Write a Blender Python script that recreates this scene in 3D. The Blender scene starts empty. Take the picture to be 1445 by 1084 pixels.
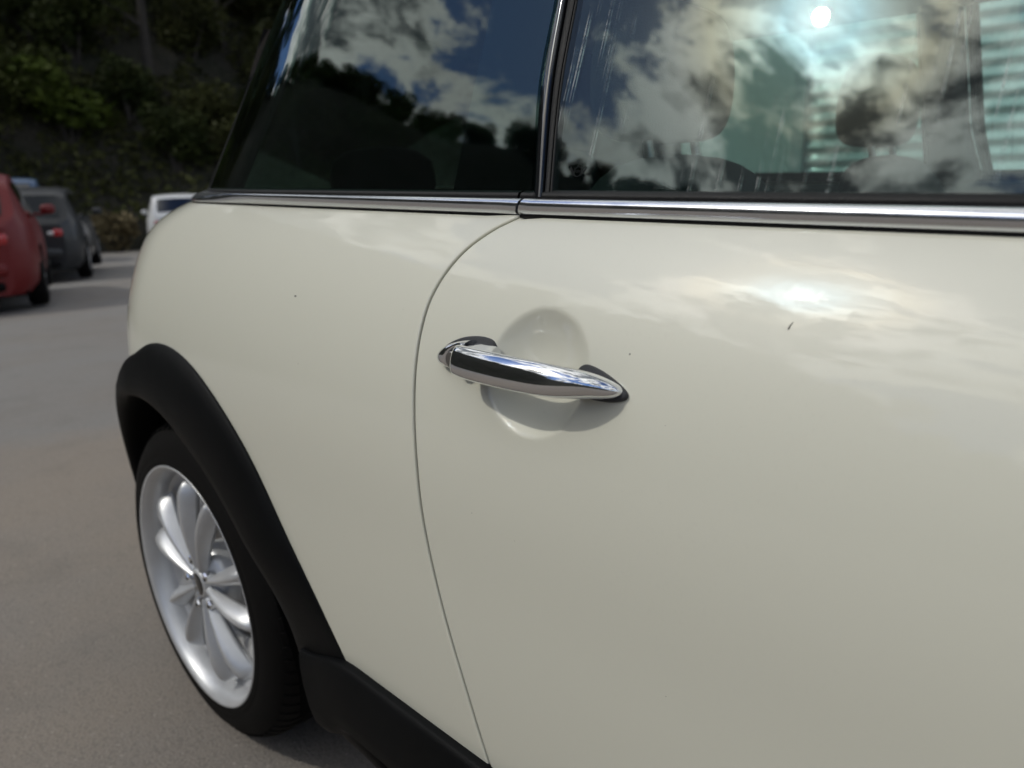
import bpy, math, random
from mathutils import Vector, Matrix, noise
random.seed(7)
PI = math.pi; rad = math.radians
SC = bpy.context.scene
COL = SC.collection

# ------------------------------------------------------------------ camera
cam_d = bpy.data.cameras.new('camera'); cam = bpy.data.objects.new('camera', cam_d); COL.objects.link(cam)
yaw, pitch, roll = rad(45.0), rad(14.9), -.03
fw = Vector((-math.sin(yaw)*math.cos(pitch), math.cos(yaw)*math.cos(pitch), -math.sin(pitch)))
rt = Vector((math.cos(yaw), math.sin(yaw), 0)); up = rt.cross(fw)
r2 = rt*math.cos(roll)+up*math.sin(roll); u2 = -rt*math.sin(roll)+up*math.cos(roll)
M = Matrix((r2, u2, -fw)).transposed().to_4x4(); M.translation = Vector((1.313, -1.272, 1.006))
cam.matrix_world = M
cam_d.sensor_width = 36; cam_d.lens = 36*1085/1445
cam_d.clip_start = .02; cam_d.clip_end = 2000
cam_d.dof.use_dof = True; cam_d.dof.focus_distance = .72
cam_d.dof.aperture_fstop = (cam_d.lens)/5.2
SC.camera = cam

# ------------------------------------------------------------------ sun and sky
SUN = Vector((-.404, -.56, .725)).normalized()           # direction towards the sun
sd = bpy.data.lights.new('sun', 'SUN'); so = bpy.data.objects.new('sun', sd); COL.objects.link(so)
sd.energy = .85; sd.angle = rad(.8); sd.color = (1, .95, .86)
so.rotation_euler = (-SUN).to_track_quat('-Z', 'Y').to_euler()
world = bpy.data.worlds.new('World'); SC.world = world; world.use_nodes = True

class NT:
    """small node-tree helper"""
    def __init__(s, tree): s.t = tree; s.n = tree.nodes; s.l = tree.links
    def node(s, kind, ins=None, **kw):
        n = s.n.new(kind)
        for k, v in kw.items(): setattr(n, k, v)
        for k, v in (ins or {}).items():
            if isinstance(v, bpy.types.NodeSocket): s.l.new(v, n.inputs[k])
            else: n.inputs[k].default_value = v
        return n
    def math(s, op, a, b=0.0, c=0.0, clamp=False):
        n = s.node('ShaderNodeMath', {0: a, 1: b, 2: c}, operation=op); n.use_clamp = clamp; return n.outputs[0]
    def vmath(s, op, a, b=(0, 0, 0), scale=1.0):
        n = s.node('ShaderNodeVectorMath', {0: a, 1: b}, operation=op)
        return n.outputs['Value'] if op in ('DOT_PRODUCT', 'LENGTH') else n.outputs[0]
    def ramp(s, fac, stops, interp='LINEAR'):
        n = s.node('ShaderNodeValToRGB', {'Fac': fac}); cr = n.color_ramp; cr.interpolation = interp
        while len(cr.elements) < len(stops): cr.elements.new(.5)
        for e, (p, c) in zip(cr.elements, stops):
            e.position = p; e.color = c if len(c) == 4 else (*c, 1)
        return n.outputs['Color']
    def mix(s, f, a, b, mode='MIX'):
        n = s.node('ShaderNodeMix', data_type='RGBA', blend_type=mode)
        for k, v in ((0, f), (6, a), (7, b)):
            if isinstance(v, bpy.types.NodeSocket): s.l.new(v, n.inputs[k])
            else: n.inputs[k].default_value = v if k == 0 or len(v) == 4 else (*v, 1)
        return n.outputs[2]
    def noise(s, vec, scale, detail=4, rough=.5, dist=0.0, out='Fac'):
        n = s.node('ShaderNodeTexNoise', {'Scale': scale, 'Detail': detail, 'Roughness': rough, 'Distortion': dist})
        if vec is not None: s.l.new(vec, n.inputs['Vector'])
        return n.outputs[out]
    def remap(s, v, a, b, c=0.0, d=1.0, kind='SMOOTHSTEP'):
        n = s.node('ShaderNodeMapRange', {'Value': v, 'From Min': a, 'From Max': b, 'To Min': c, 'To Max': d}, interpolation_type=kind)
        return n.outputs[0]

def build_world():
    t = NT(world.node_tree); t.n.clear()
    out = t.node('ShaderNodeOutputWorld'); bg = t.node('ShaderNodeBackground', {'Strength': .11})
    t.l.new(bg.outputs[0], out.inputs[0])
    sky = t.node('ShaderNodeTexSky'); sky.sky_type = 'NISHITA'; sky.sun_disc = False
    sky.sun_elevation = math.asin(SUN.z); sky.sun_rotation = math.atan2(SUN.x, SUN.y)
    sky.air_density = 1.0; sky.dust_density = .4; sky.ozone_density = 2.0
    tc = t.node('ShaderNodeTexCoord'); d = t.vmath('NORMALIZE', tc.outputs['Generated'])
    sep = t.node('ShaderNodeSeparateXYZ', {0: d})
    z = t.math('MAXIMUM', sep.outputs[2], 0.0)
    inv = t.math('DIVIDE', 1.0, t.math('ADD', z, .16))
    # the cloud layer lies on a plane overhead, so clouds shrink towards the horizon
    p = t.node('ShaderNodeCombineXYZ', {0: t.math('MULTIPLY', sep.outputs[0], inv), 1: t.math('MULTIPLY', sep.outputs[1], inv), 2: 0.0}).outputs[0]
    p = t.vmath('ADD', p, CLOUD_OFF)
    big = t.noise(p, 1.15, 2, .5, .0)
    fine = t.noise(p, 3.1, 14, .66, .45)
    dens = t.math('ADD', t.math('MULTIPLY', big, .95), t.math('MULTIPLY', fine, .75))
    cov = t.remap(dens, .815, .875)
    # cores of the cumulus are thick and grey, rims are thin and bright
    core = t.remap(dens, .86, 1.0)
    wisp = t.noise(p, 8.5, 10, .64, .35)
    core = t.remap(t.math('ADD', t.math('MULTIPLY', core, .75), t.math('MULTIPLY', t.math('SUBTRACT', wisp, .5), 2.6)), .0, .75)
    ccol = t.mix(core, (9.8, 9.8, 9.5), (1.2, 1.35, 1.5))
    # sunlight scattered forward through thin cloud round the sun, with a faint corona
    ang = t.math('ARCCOSINE', t.math('MINIMUM', t.vmath('DOT_PRODUCT', d, tuple(SUN)), .99999))
    deg = t.math('MULTIPLY', ang, 180/PI)
    aur = t.math('POWER', 2.71828, t.math('DIVIDE', deg, -3.8))
    aur2 = t.math('POWER', 2.71828, t.math('DIVIDE', deg, -11.0))
    hue = t.ramp(t.math('DIVIDE', deg, 14.0), [(0, (.95, 1, 1.0)), (.16, (.70, .92, 1.0)), (.34, (.98, .97, .86)), (.50, (1.0, .84, .62)), (.68, (1.0, .91, .86)), (1, (1, 1, 1))])
    gl = t.math('ADD', t.math('MULTIPLY', aur, 190.0), t.math('MULTIPLY', aur2, 6.5))
    glow = t.mix(1.0, hue, t.node('ShaderNodeCombineXYZ', {0: gl, 1: gl, 2: gl}).outputs[0], 'MULTIPLY')
    thin = t.math('SUBTRACT', 1.0, t.math('MULTIPLY', core, .93))
    glow_c = t.mix(1.0, glow, t.node('ShaderNodeCombineXYZ', {0: thin, 1: thin, 2: thin}).outputs[0], 'MULTIPLY')
    ccol = t.mix(1.0, ccol, glow_c, 'ADD')
    skyc = t.mix(1.0, sky.outputs[0], (.50, .60, .78), 'MULTIPLY')
    skyc = t.mix(.10, skyc, glow, 'ADD')
    # a broken veil of thin cloud hangs before the sun
    veil = t.math('MULTIPLY', t.math('POWER', 2.71828, t.math('MULTIPLY', t.math('POWER', t.math('DIVIDE', deg, 8.0), 2.0), -1.0)), t.remap(fine, .38, .55, .45, 1.0))
    cov = t.math('MAXIMUM', cov, veil)
    fin = t.mix(cov, skyc, ccol)
    t.l.new(fin, bg.inputs['Color'])
CLOUD_OFF = (13.185, -35.430, 1.897)
build_world()

vs = SC.view_settings
SC.display_settings.display_device = 'sRGB'
vs.view_transform = 'Standard'; vs.look = 'None'; vs.gamma = 1.0; vs.use_curve_mapping = False
vs.exposure = .30
cy = SC.cycles
cy.use_denoising = True; cy.max_bounces = 10; cy.transparent_max_bounces = 24; cy.glossy_bounces = 6
cy.caustics_reflective = False; cy.caustics_refractive = False; cy.sample_clamp_indirect = 6.0

# ------------------------------------------------------------------ materials
def mat(name):
    m = bpy.data.materials.new(name); m.use_nodes = True
    t = NT(m.node_tree); b = t.n['Principled BSDF']
    return m, t, b
def setp(b, **kw):
    for k, v in kw.items():
        k = k.replace('_', ' ')
        b.inputs[k].default_value = (*v, 1) if isinstance(v, tuple) and len(v) == 3 else v
def objco(t): return t.node('ShaderNodeTexCoord').outputs['Object']
def geopos(t): return t.node('ShaderNodeNewGeometry').outputs['Position']

def m_plain(name, col, rough=.5, metal=0.0, coat=0.0, bump=0.0, bscale=80, var=.12, vscale=6, spec=.5):
    m, t, b = mat(name); c = objco(t)
    n = t.noise(c, vscale, 5, .6)
    f = t.remap(n, .25, .75, 1-var, 1+var, 'LINEAR')
    cc = t.mix(1.0, col, t.node('ShaderNodeCombineXYZ', {0: f, 1: f, 2: f}).outputs[0], 'MULTIPLY')
    t.l.new(cc, b.inputs['Base Color'])
    setp(b, Roughness=rough, Metallic=metal, Coat_Weight=coat, Coat_Roughness=.04)
    b.inputs['Specular IOR Level'].default_value = spec
    t.l.new(t.remap(n, .2, .8, rough*.85, min(1, rough*1.15), 'LINEAR'), b.inputs['Roughness'])
    if bump:
        bn = t.node('ShaderNodeBump', {'Strength': bump, 'Distance': .002, 'Height': t.noise(c, bscale, 4, .6)})
        t.l.new(bn.outputs[0], b.inputs['Normal'])
    return m

def m_paint(name, col, peel=.010, dirt=.04, coat=1.0):
    m, t, b = mat(name); c = objco(t)
    # faint dust film, settled unevenly
    dn = t.noise(c, 3.0, 6, .65); sp = t.noise(c, 260, 3, .6)
    dm = t.math('MULTIPLY', t.remap(dn, .4, .75), t.remap(sp, .55, .75), clamp=True)
    cc = t.mix(t.math('MULTIPLY', dm, dirt), col, (.22, .19, .15))
    specks = t.node('ShaderNodeTexVoronoi', {'Vector': c, 'Scale': 42.0}); 
    sm = t.math('LESS_THAN', specks.outputs['Distance'], t.math('MULTIPLY', t.remap(t.noise(c, 11, 2), .52, .75), .024))
    cc = t.mix(t.math('MULTIPLY', sm, .55), cc, (.10, .09, .07))
    t.l.new(cc, b.inputs['Base Color'])
    setp(b, Roughness=.45, Coat_Weight=coat, Coat_Roughness=.025, Coat_IOR=1.45)
    t.l.new(t.remap(dm, 0, 1, .02, .12, 'LINEAR'), b.inputs['Coat Roughness'])
    bn = t.node('ShaderNodeBump', {'Strength': peel, 'Distance': .01, 'Height': t.noise(c, 55, 2, .5)})
    t.l.new(bn.outputs[0], b.inputs['Coat Normal'])
    return m

def m_chrome(name, rough=.05, col=(.80, .81, .83)):
    m, t, b = mat(name); c = objco(t)
    sm = t.noise(c, 38, 6, .7)
    t.l.new(t.remap(sm, .35, .8, rough, rough+.10, 'LINEAR'), b.inputs['Roughness'])
    setp(b, Base_Color=col, Metallic=1.0)
    sc = t.noise(t.vmath('MULTIPLY', c, (6, 60, 60)), 40, 3, .6)
    bn = t.node('ShaderNodeBump', {'Strength': .012, 'Distance': .002, 'Height': sc}); t.l.new(bn.outputs[0], b.inputs['Normal'])
    return m

def m_glass(name, tint, ior=1.75, streaks=False):
    """tinted pane: mirror reflection by Fresnel over a tinted see-through body, with dried water marks"""
    m = bpy.data.materials.new(name); m.use_nodes = True; t = NT(m.node_tree); t.n.clear()
    out = t.node('ShaderNodeOutputMaterial')
    R0 = ((ior-1)/(ior+1))**2
    fc = t.node('ShaderNodeLayerWeight', {'Blend': .5}).outputs['Facing']
    fr = t.math('ADD', R0, t.math('MULTIPLY', t.math('POWER', fc, 5.0), 1-R0))
    tr = t.node('ShaderNodeBsdfTransparent', {'Color': (*tint, 1)})
    gl = t.node('ShaderNodeBsdfGlossy', {'Roughness': .0, 'Color': (.95, 1, .98, 1)})
    mx = t.node('ShaderNodeMixShader', {0: fr, 1: tr.outputs[0], 2: gl.outputs[0]})
    sh = mx.outputs[0]
    if streaks:
        g = geopos(t)
        s1 = t.noise(t.vmath('MULTIPLY', g, (1, 0, .018)), 260, 2, .5)
        s2 = t.noise(t.vmath('MULTIPLY', g, (1, 1, .5)), 14, 4, .6)
        s3 = t.noise(t.vmath('MULTIPLY', g, (1, 0, 1)), 90, 3, .6)
        k = t.math('MULTIPLY', t.math('MULTIPLY', t.remap(s1, .60, .68), t.remap(s2, .46, .60)), t.remap(s3, .35, .6))
        film = t.math('MULTIPLY', t.remap(t.noise(g, 9, 6, .65), .45, .8), .008)
        k = t.math('MAXIMUM', t.math('MULTIPLY', k, .42), film)
        df = t.node('ShaderNodeBsdfDiffuse', {'Color': (.55, .58, .56, 1)})
        sh = t.node('ShaderNodeMixShader', {0: k, 1: sh, 2: df.outputs[0]}).outputs[0]
    t.l.new(sh, out.inputs[0])
    return m

def m_asphalt():
    m, t, b = mat('asphalt'); g = geopos(t)
    sx = t.node('ShaderNodeSeparateXYZ', {0: g})
    edge = t.math('ADD', sx.outputs[0], t.math('ADD', t.math('MULTIPLY', sx.outputs[1], -.35), t.math('MULTIPLY', t.noise(g, .9, 5, .6), 1.2)))
    near = t.remap(edge, -1.75, -1.45)
    stone = t.node('ShaderNodeTexVoronoi', {'Vector': g, 'Scale': 190.0})
    grain = t.noise(g, 170, 4, .7)
    patch = t.noise(g, .8, 6, .6)
    base = t.mix(near, (.212, .204, .192), (.245, .208, .170))
    base = t.mix(t.remap(patch, .35, .7), base, (.205, .186, .166))
    base = t.mix(t.math('MULTIPLY', t.remap(grain, .45, .7), .40), base, (.32, .295, .265))
    base = t.mix(t.math('MULTIPLY', t.remap(stone.outputs['Distance'], .5, .85), .28), base, (.07, .064, .058))
    wear = t.noise(g, 2.6, 7, .68, .6)
    base = t.mix(t.math('MULTIPLY', t.remap(wear, .50, .74), .30), base, (.12, .108, .096))
    grit = t.node('ShaderNodeTexVoronoi', {'Vector': g, 'Scale': 34.0})
    base = t.mix(t.math('MULTIPLY', t.math('LESS_THAN', grit.outputs['Distance'], .10), .5), base, (.38, .35, .31))
    t.l.new(base, b.inputs['Base Color']); setp(b, Roughness=.9)
    h = t.math('ADD', t.math('MULTIPLY', stone.outputs['Distance'], -1.0), grain)
    bn = t.node('ShaderNodeBump', {'Strength': .45, 'Distance': .003, 'Height': h}); t.l.new(bn.outputs[0], b.inputs['Normal'])
    return m

def m_soil():
    m, t, b = mat('hill_soil'); g = geopos(t)
    n = t.noise(g, .5, 8, .65); n2 = t.noise(g, 4, 6, .7)
    c = t.mix(t.remap(n, .35, .65), (.020, .023, .009), (.040, .036, .026))
    c = t.mix(t.math('MULTIPLY', t.remap(n2, .5, .75), .5), c, (.070, .064, .056))
    t.l.new(c, b.inputs['Base Color']); setp(b, Roughness=.95)
    bn = t.node('ShaderNodeBump', {'Strength': 1.0, 'Distance': .3, 'Height': n2}); t.l.new(bn.outputs[0], b.inputs['Normal'])
    return m

def m_leaf(name, col, col2):
    m, t, b = mat(name)
    oi = t.node('ShaderNodeObjectInfo'); n = t.noise(objco(t), 1.6, 4, .6)
    f = t.math('ADD', t.math('MULTIPLY', n, .8), t.math('MULTIPLY', oi.outputs['Random'], .35), clamp=True)
    t.l.new(t.mix(t.remap(f, .3, .85), col, col2), b.inputs['Base Color']); setp(b, Roughness=.6)
    b.inputs['Specular IOR Level'].default_value = .08
    return m

CREAM = m_paint('cream_paint', (.720, .712, .600))
CHROME = m_chrome('chrome', .035)
SATIN = m_chrome('satin_chrome', .16, (.72, .74, .78))
GLASS_D = m_glass('door_glass', (.80, .91, .89), 1.52, True)
GLASS_Q = m_glass('tinted_rear_glass', (.50, .61, .58), 1.68)
GLASS = m_glass('plain_glass', (.66, .80, .78), 1.6)
BLACKG = m_plain('gloss_black', (.008, .009, .011), .06, 0, 1.0, var=.2)
SATINB = m_plain('satin_black', (.006, .0065, .007), .35, var=.2, spec=.25)
PLASTIC = m_plain('textured_black_plastic', (.0032, .0036, .0040), .50, bump=.25, bscale=900, var=.3, vscale=9, spec=.10)
RUBBER = m_plain('black_rubber', (.006, .0062, .0065), .55, bump=.3, bscale=500, var=.35, vscale=14, spec=.3)
GASKET = m_plain('grey_black_gasket', (.030, .032, .036), .45, bump=.5, bscale=1400, var=.3, vscale=60)
TYRE = m_plain('tyre_rubber', (.0055, .0052, .005), .7, bump=.35, bscale=300, var=.4, vscale=10, spec=.12)
DARK = m_plain('dark_cavity', (.004, .004, .004), .9, spec=.1)
ALLOY = m_plain('silver_alloy_paint', (.60, .61, .62), .40, .45, .3, var=.08, vscale=20)
STEEL = m_plain('brake_steel', (.30, .29, .28), .38, .9, var=.25, vscale=40)
FABRIC = m_plain('charcoal_seat_cloth', (.030, .031, .033), .9, bump=.6, bscale=400, var=.2, vscale=10)
TRIM_IN = m_plain('dark_cabin_plastic', (.026, .027, .029), .7, bump=.3, bscale=300)
LINER = m_plain('headliner_cloth', (.16, .16, .155), .95)
ETCH = m_plain('etched_grey', (.022, .024, .024), .9, spec=.1)
MARK = m_plain('dried_dirt', (.035, .030, .022), .9)
ASPHALT = m_asphalt(); SOIL = m_soil()
LAMP_RED = m_plain('red_lamp_plastic', (.42, .018, .022), .12, 0, 1.0, var=.1)
LAMP_CLEAR = m_plain('clear_lamp_plastic', (.75, .74, .72), .15, 0, 1.0, var=.1)
PLATE = m_plain('number_plate_white', (.70, .70, .68), .4)

# ------------------------------------------------------------------ mesh helpers
def link(o, parent=None):
    COL.objects.link(o)
    if parent is not None: o.parent = parent
    return o
class MB:
    def __init__(s): s.v = []; s.f = []
    def add(s, vs, fs):
        k = len(s.v); s.v += [tuple(p) for p in vs]; s.f += [tuple(i+k for i in q) for q in fs]; return s
    def grid(s, rows, closed_u=False, closed_v=False, flip=False):
        nr, nc = len(rows), len(rows[0]); k = len(s.v)
        for r in rows: s.v += [tuple(p) for p in r]
        for i in range(nr if closed_v else nr-1):
            for j in range(nc if closed_u else nc-1):
                a = k+i*nc+j; b = k+i*nc+(j+1) % nc; c = k+((i+1) % nr)*nc+(j+1) % nc; d = k+((i+1) % nr)*nc+j
                s.f.append((a, d, c, b) if flip else (a, b, c, d))
        return s
    def cap(s, ring, flip=False):
        k = len(s.v); s.v += [tuple(p) for p in ring]; n = len(ring)
        s.f.append(tuple(range(k, k+n))[::-1] if flip else tuple(range(k, k+n))); return s
    def box(s, lo, hi):
        x0, y0, z0 = lo; x1, y1, z1 = hi
        return s.add([(x0, y0, z0), (x1, y0, z0), (x1, y1, z0), (x0, y1, z0), (x0, y0, z1), (x1, y0, z1), (x1, y1, z1), (x0, y1, z1)],
                     [(0, 3, 2, 1), (4, 5, 6, 7), (0, 1, 5, 4), (1, 2, 6, 5), (2, 3, 7, 6), (3, 0, 4, 7)])
    def rbox(s, lo, hi, r, n=3):
        """box with rounded edges: a superellipsoid-like grid"""
        c = [(a+b)/2 for a, b in zip(lo, hi)]; h = [(b-a)/2 for a, b in zip(lo, hi)]
        N = 6*n; rows = []
        for i in range(N//2+1):
            th = -PI/2+PI*i/(N//2); row = []
            for j in range(N*2):
                ph = 2*PI*(j+.5)/(N*2)
                d = (math.cos(th)*math.cos(ph), math.cos(th)*math.sin(ph), math.sin(th))
                e = 6
                k = (abs(d[0])**e+abs(d[1])**e+abs(d[2])**e)**(-1/e)
                core = [max(hh-r, 0) for hh in h]
                p = [max(-1, min(1, dd*k))*co for dd, co in zip(d, core)]
                row.append([c[q]+p[q]+d[q]*r for q in range(3)])
            rows.append(row)
        return s.grid(rows, closed_u=True)
    def tube(s, pts, rads, seg=10, caps=True):
        rows = []; pts = [Vector(p) for p in pts]
        if not hasattr(rads, '__len__'): rads = [rads]*len(pts)
        for i, p in enumerate(pts):
            tdir = (pts[min(i+1, len(pts)-1)]-pts[max(i-1, 0)]).normalized()
            a = tdir.cross(Vector((0, 0, 1)) if abs(tdir.z) < .9 else Vector((1, 0, 0))).normalized(); b = tdir.cross(a)
            rows.append([p+(a*math.cos(2*PI*j/seg)+b*math.sin(2*PI*j/seg))*rads[i] for j in range(seg)])
        s.grid(rows, closed_u=True)
        if caps: s.cap(rows[0], True); s.cap(rows[-1])
        return s
    def lathe(s, prof, seg, c=(0, 0, 0), a0=0, a1=2*PI):
        """profile of (radius, y) turned round the Y axis through c"""
        full = abs(a1-a0-2*PI) < 1e-6; n = seg if full else seg+1; rows = []
        for r, y in prof:
            rows.append([(c[0]+r*math.cos(a0+(a1-a0)*j/seg), c[1]+y, c[2]+r*math.sin(a0+(a1-a0)*j/seg)) for j in range(n)])
        return s.grid(rows, closed_u=full)
    def mesh(s, name, m, smooth=True, mirror=False):
        me = bpy.data.meshes.new(name)
        if mirror: me.from_pydata([(x, -y, z) for x, y, z in s.v], [], [f[::-1] for f in s.f])
        else: me.from_pydata(s.v, [], s.f)
        for mm in (m if isinstance(m, (list, tuple)) else [m]): me.materials.append(mm)
        if smooth: me.polygons.foreach_set('use_smooth', [True]*len(me.polygons))
        me.update(); return me
    def build(s, name, m, parent=None, smooth=True, mirror=False, sharp=None):
        me = s.mesh(name, m, smooth, mirror)
        if sharp: me.set_sharp_from_angle(angle=rad(sharp))
        return link(bpy.data.objects.new(name, me), parent)

def empty(name, loc=(0, 0, 0), rz=0):
    o = bpy.data.objects.new(name, None); COL.objects.link(o); o.location = loc; o.rotation_euler = (0, 0, rz); o.empty_display_size = .2
    return o
def tag(o, label=None, cat=None, group=None, kind=None):
    for k, v in (('label', label), ('category', cat), ('group', group), ('kind', kind)):
        if v: o[k] = v
    return o
def copy_tree(o, parent=None):
    c = o.copy(); COL.objects.link(c)
    if parent is not None: c.parent = parent
    for ch in list(o.children): copy_tree(ch, c)
    return c
def sm(a, b, x):
    t = max(0.0, min(1.0, (x-a)/(b-a))); return t*t*(3-2*t)
def lerp(a, b, t): return a+(b-a)*t
def interp(tab, x):
    """linear table lookup; tab sorted by first column"""
    if x <= tab[0][0]: return tab[0][1]
    for (a, va), (b, vb) in zip(tab, tab[1:]):
        if x <= b: return va+(vb-va)*(x-a)/(b-a)
    return tab[-1][1]
def spline(tab, x):
    """smooth (Catmull-Rom style) table lookup of every column"""
    n = len(tab)
    if x <= tab[0][0]: return list(tab[0][1:])
    if x >= tab[-1][0]: return list(tab[-1][1:])
    i = max(k for k in range(n-1) if tab[k][0] <= x)
    x0, x1 = tab[i][0], tab[i+1][0]; h = x1-x0; t = (x-x0)/h; res = []
    for c in range(1, len(tab[0])):
        y0, y1 = tab[i][c], tab[i+1][c]
        m0 = (y1-tab[i-1][c])/(x1-tab[i-1][0]) if i > 0 else (y1-y0)/h
        m1 = (tab[i+2][c]-y0)/(tab[i+2][0]-x0) if i+2 < n else (y1-y0)/h
        res.append((2*t**3-3*t*t+1)*y0+(t**3-2*t*t+t)*h*m0+(-2*t**3+3*t*t)*y1+(t**3-t*t)*h*m1)
    return res
def frange(a, b, step):
    n = max(1, round((b-a)/step)); return [a+(b-a)*i/n for i in range(n+1)]

# ------------------------------------------------------------------ ground and hills
def ground_h(x, y):
    s = max(0.0, -x-1.0); fall = -.036*(s*s/(s+1.4)) if s > 0 else 0.0
    fall = max(fall, -1.0)
    return fall
def hill_d(x, y):
    a = -x-23.0-1.2*math.sin(y*.35); b = -y-14.5-1.0*math.sin(x*.3)
    c = (-x-y)*.7071-16.5
    return max(a, b, c)+.6*math.sin(x*.5)*math.cos(y*.45)
def hill_h(x, y):
    dd = hill_d(x, y)
    top = 22.0-11.5*sm(-20, 2, x)+3.0*sm(-38, -28, x)*sm(-8, -16, x)-4.5*sm(-11, 1, y)*sm(-14, -24, x)+1.0*math.sin(x*.21+1)*math.cos(y*.17)
    return top*(.35*sm(-.5, 22, dd)+.65*max(0, min(1, (dd-.2)/21.0)))
def terrain(x, y):
    return ground_h(x, y)+hill_h(x, y)
def build_ground():
    xs = frange(-12, 8, .25); ys = frange(-8, 10, .25)
    xs = [-600, -300, -150, -90]+frange(-62, -13, 1.0)+xs+frange(9, 40, 2)+[70, 150, 300, 600]
    ys = [-600, -300, -150, -90]+frange(-56, -9, 1.0)+ys+frange(11, 44, 1.5)+[70, 150, 300, 600]
    rows = [[(x, y, ground_h(x, y)) for x in xs] for y in ys]
    g = MB().grid(rows).build('ground', ASPHALT); tag(g, kind='structure')
    xs = frange(-64, 30, 1.0)+[60, 140, 400]; xs = [-400, -140]+xs
    ys = [-400, -140]+frange(-60, 40, 1.0)+[80, 200]
    mb = MB(); idx = {}
    pts = {}
    for i, x in enumerate(xs):
        for j, y in enumerate(ys):
            dd = hill_d(x, y)
            z = terrain(x, y)+(.35*noise.noise(Vector((x*.4, y*.4, 3)))+.2*noise.noise(Vector((x*1.3, y*1.3, 7))) if dd > .5 else 0)
            if dd < -.8: z = ground_h(x, y)-.4
            elif dd < .5: z = max(z, ground_h(x, y))-.4*(1-sm(-.8, .5, dd))+.02
            pts[i, j] = len(mb.v); mb.v.append((x, y, z))
    for i in range(len(xs)-1):
        for j in range(len(ys)-1):
            if max(hill_d(xs[i+a], ys[j+b]) for a in (0, 1) for b in (0, 1)) > -1.6:
                mb.f.append((pts[i, j], pts[i+1, j], pts[i+1, j+1], pts[i, j+1]))
    tag(mb.build('hillside', SOIL), kind='structure')
build_ground()

# ------------------------------------------------------------------ the cream hatchback: body surfaces
HW, GW, ZB, TG = .838, .742, .985, math.tan(rad(21))
def p_in(z):
    a = .064*((z-.66)/.267)**2.5 if z > .66 else 0
    return a+(.22*(.6-z)**2 if z < .6 else 0)
def e_in(x, z):
    x0 = -.03+.15*max(0, min(1, (z-.9)/.09))**3
    r = .015*(x-1.1)**2 if x < 1.1 else .006*(x-1.1)**2
    return r+1.3*max(x0-x, 0)**2+1.2*max(x-2.45, 0)**2
def S(x, z): return -(HW-p_in(z)-e_in(x, z))
def G(x, z): return -(GW-.010*(x-1.1)**2-.6*max(.28+.4*(z-.985)-x, 0)**2-TG*(z-ZB))
def zbelt(x): return .9735-.0155*(x-.8)
SEAM = [(.4000, .833), (.4251, .8231), (.5132, .7943), (.5738, .7731), (.6310, .7557), (.6817, .7443), (.7392, .7359), (.7874, .7281), (.8279, .7215),
        (.8646, .7181), (.8936, .7196), (.9201, .7300), (.9425, .7477), (.9614, .7755), (.9730, .8030)]
def seam(z): return spline(SEAM, z)[0]
DISH = (.8800, .8465)                   # centre of the round finger recess behind the handle
def dish(x, z):
    dx = x-DISH[0]; dz = (z-DISH[1])*1.07; r = math.hypot(dx, dz)
    if r > .075: return 0
    R = .0565; q = r/R
    if q >= 1: return 0
    p_ = lerp(1.22, .98, 1-sm(-.03, .015, dz))       # soft upper lip, tighter lower lip
    return .0175*(1-q**2.6)**p_
def skin(x, z): return Vector((x, S(x, z)+dish(x, z), z))
def normal(F, x, z, h=1e-3):
    gx = (F(x+h, z)-F(x-h, z))/(2*h); gz = (F(x, z+h)-F(x, z-h))/(2*h)
    return Vector((gx, -1, gz)).normalized()        # outward (towards -Y)
def onS(x, z, off): return Vector((x, S(x, z), z))+normal(S, x, z)*off
def onG(x, z, off): return Vector((x, G(x, z), z))+normal(G, x, z)*off

CAR = empty('hatchback_car')
tag(CAR, 'cream white two-door hatchback with chrome door handle, filling the right of the view', 'car')

GAP = .0017
def roll_edge(rows_fn, x, z, out_dir):
    """points of a hemmed panel edge: out to the edge, then folded inwards"""
    res = []
    for along, deep in ((0, 0), (.0012, .00025), (.0019, .0010), (.0021, .0022), (.0021, .014)):
        q = (x+out_dir[0]*along, z+out_dir[1]*along)
        res.append(onS(q[0], q[1], -deep))
    return res

def build_door(mirror):
    XF = 1.985
    zs = frange(.400, .60, .012)[:-1]+frange(.60, .775, .007)[:-1]+frange(.775, .918, .0024)[:-1]+frange(.918, .9715, .003)
    u_f = frange(0, .32, .0022)[:-1]+frange(.32, .50, .006)[:-1]+frange(.50, 1.0, .02)
    rows = []
    for k, z in enumerate(zs):
        row = []
        top = min(z, 99)
        xs_ = seam(z)+GAP; h = 1e-3
        sl = (seam(min(z+h, .973))-seam(z-h))/(2*h); nl = math.hypot(1, sl)
        dirx, dirz = -1/nl, sl/nl            # in-surface direction out across the seam
        for q in roll_edge(None, xs_+.0021/nl*1.0, z-dirz*.0021, (dirx, dirz))[::-1]: row.append(q)
        base = xs_+.0021/nl
        for u in u_f[1:]:
            x = base+(XF-base)*u
            zz = z-(dirz*.0021)*(1-min(1, u*40))
            # the top rows follow the gently falling belt line
            zz += sm(.93, .9715, z)*(zbelt(x)-.9735)
            row.append(Vector((x, S(x, zz)+dish(x, zz), zz)))
        row.append(onS(XF+.001, z, -.002)); row.append(onS(XF+.001, z, -.014))
        rows.append(row)
    top = [Vector((p.x, p.y+.012, p.z-.001)) for p in rows[-1]]
    rows.append(top)
    return MB().grid(rows).build('door', CREAM, CAR, mirror=mirror)

ARCH = [(-60, .50), (-30, .455), (0, .432), (20, .425), (45, .423), (80, .427), (98, .433), (94, .461), ]
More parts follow.
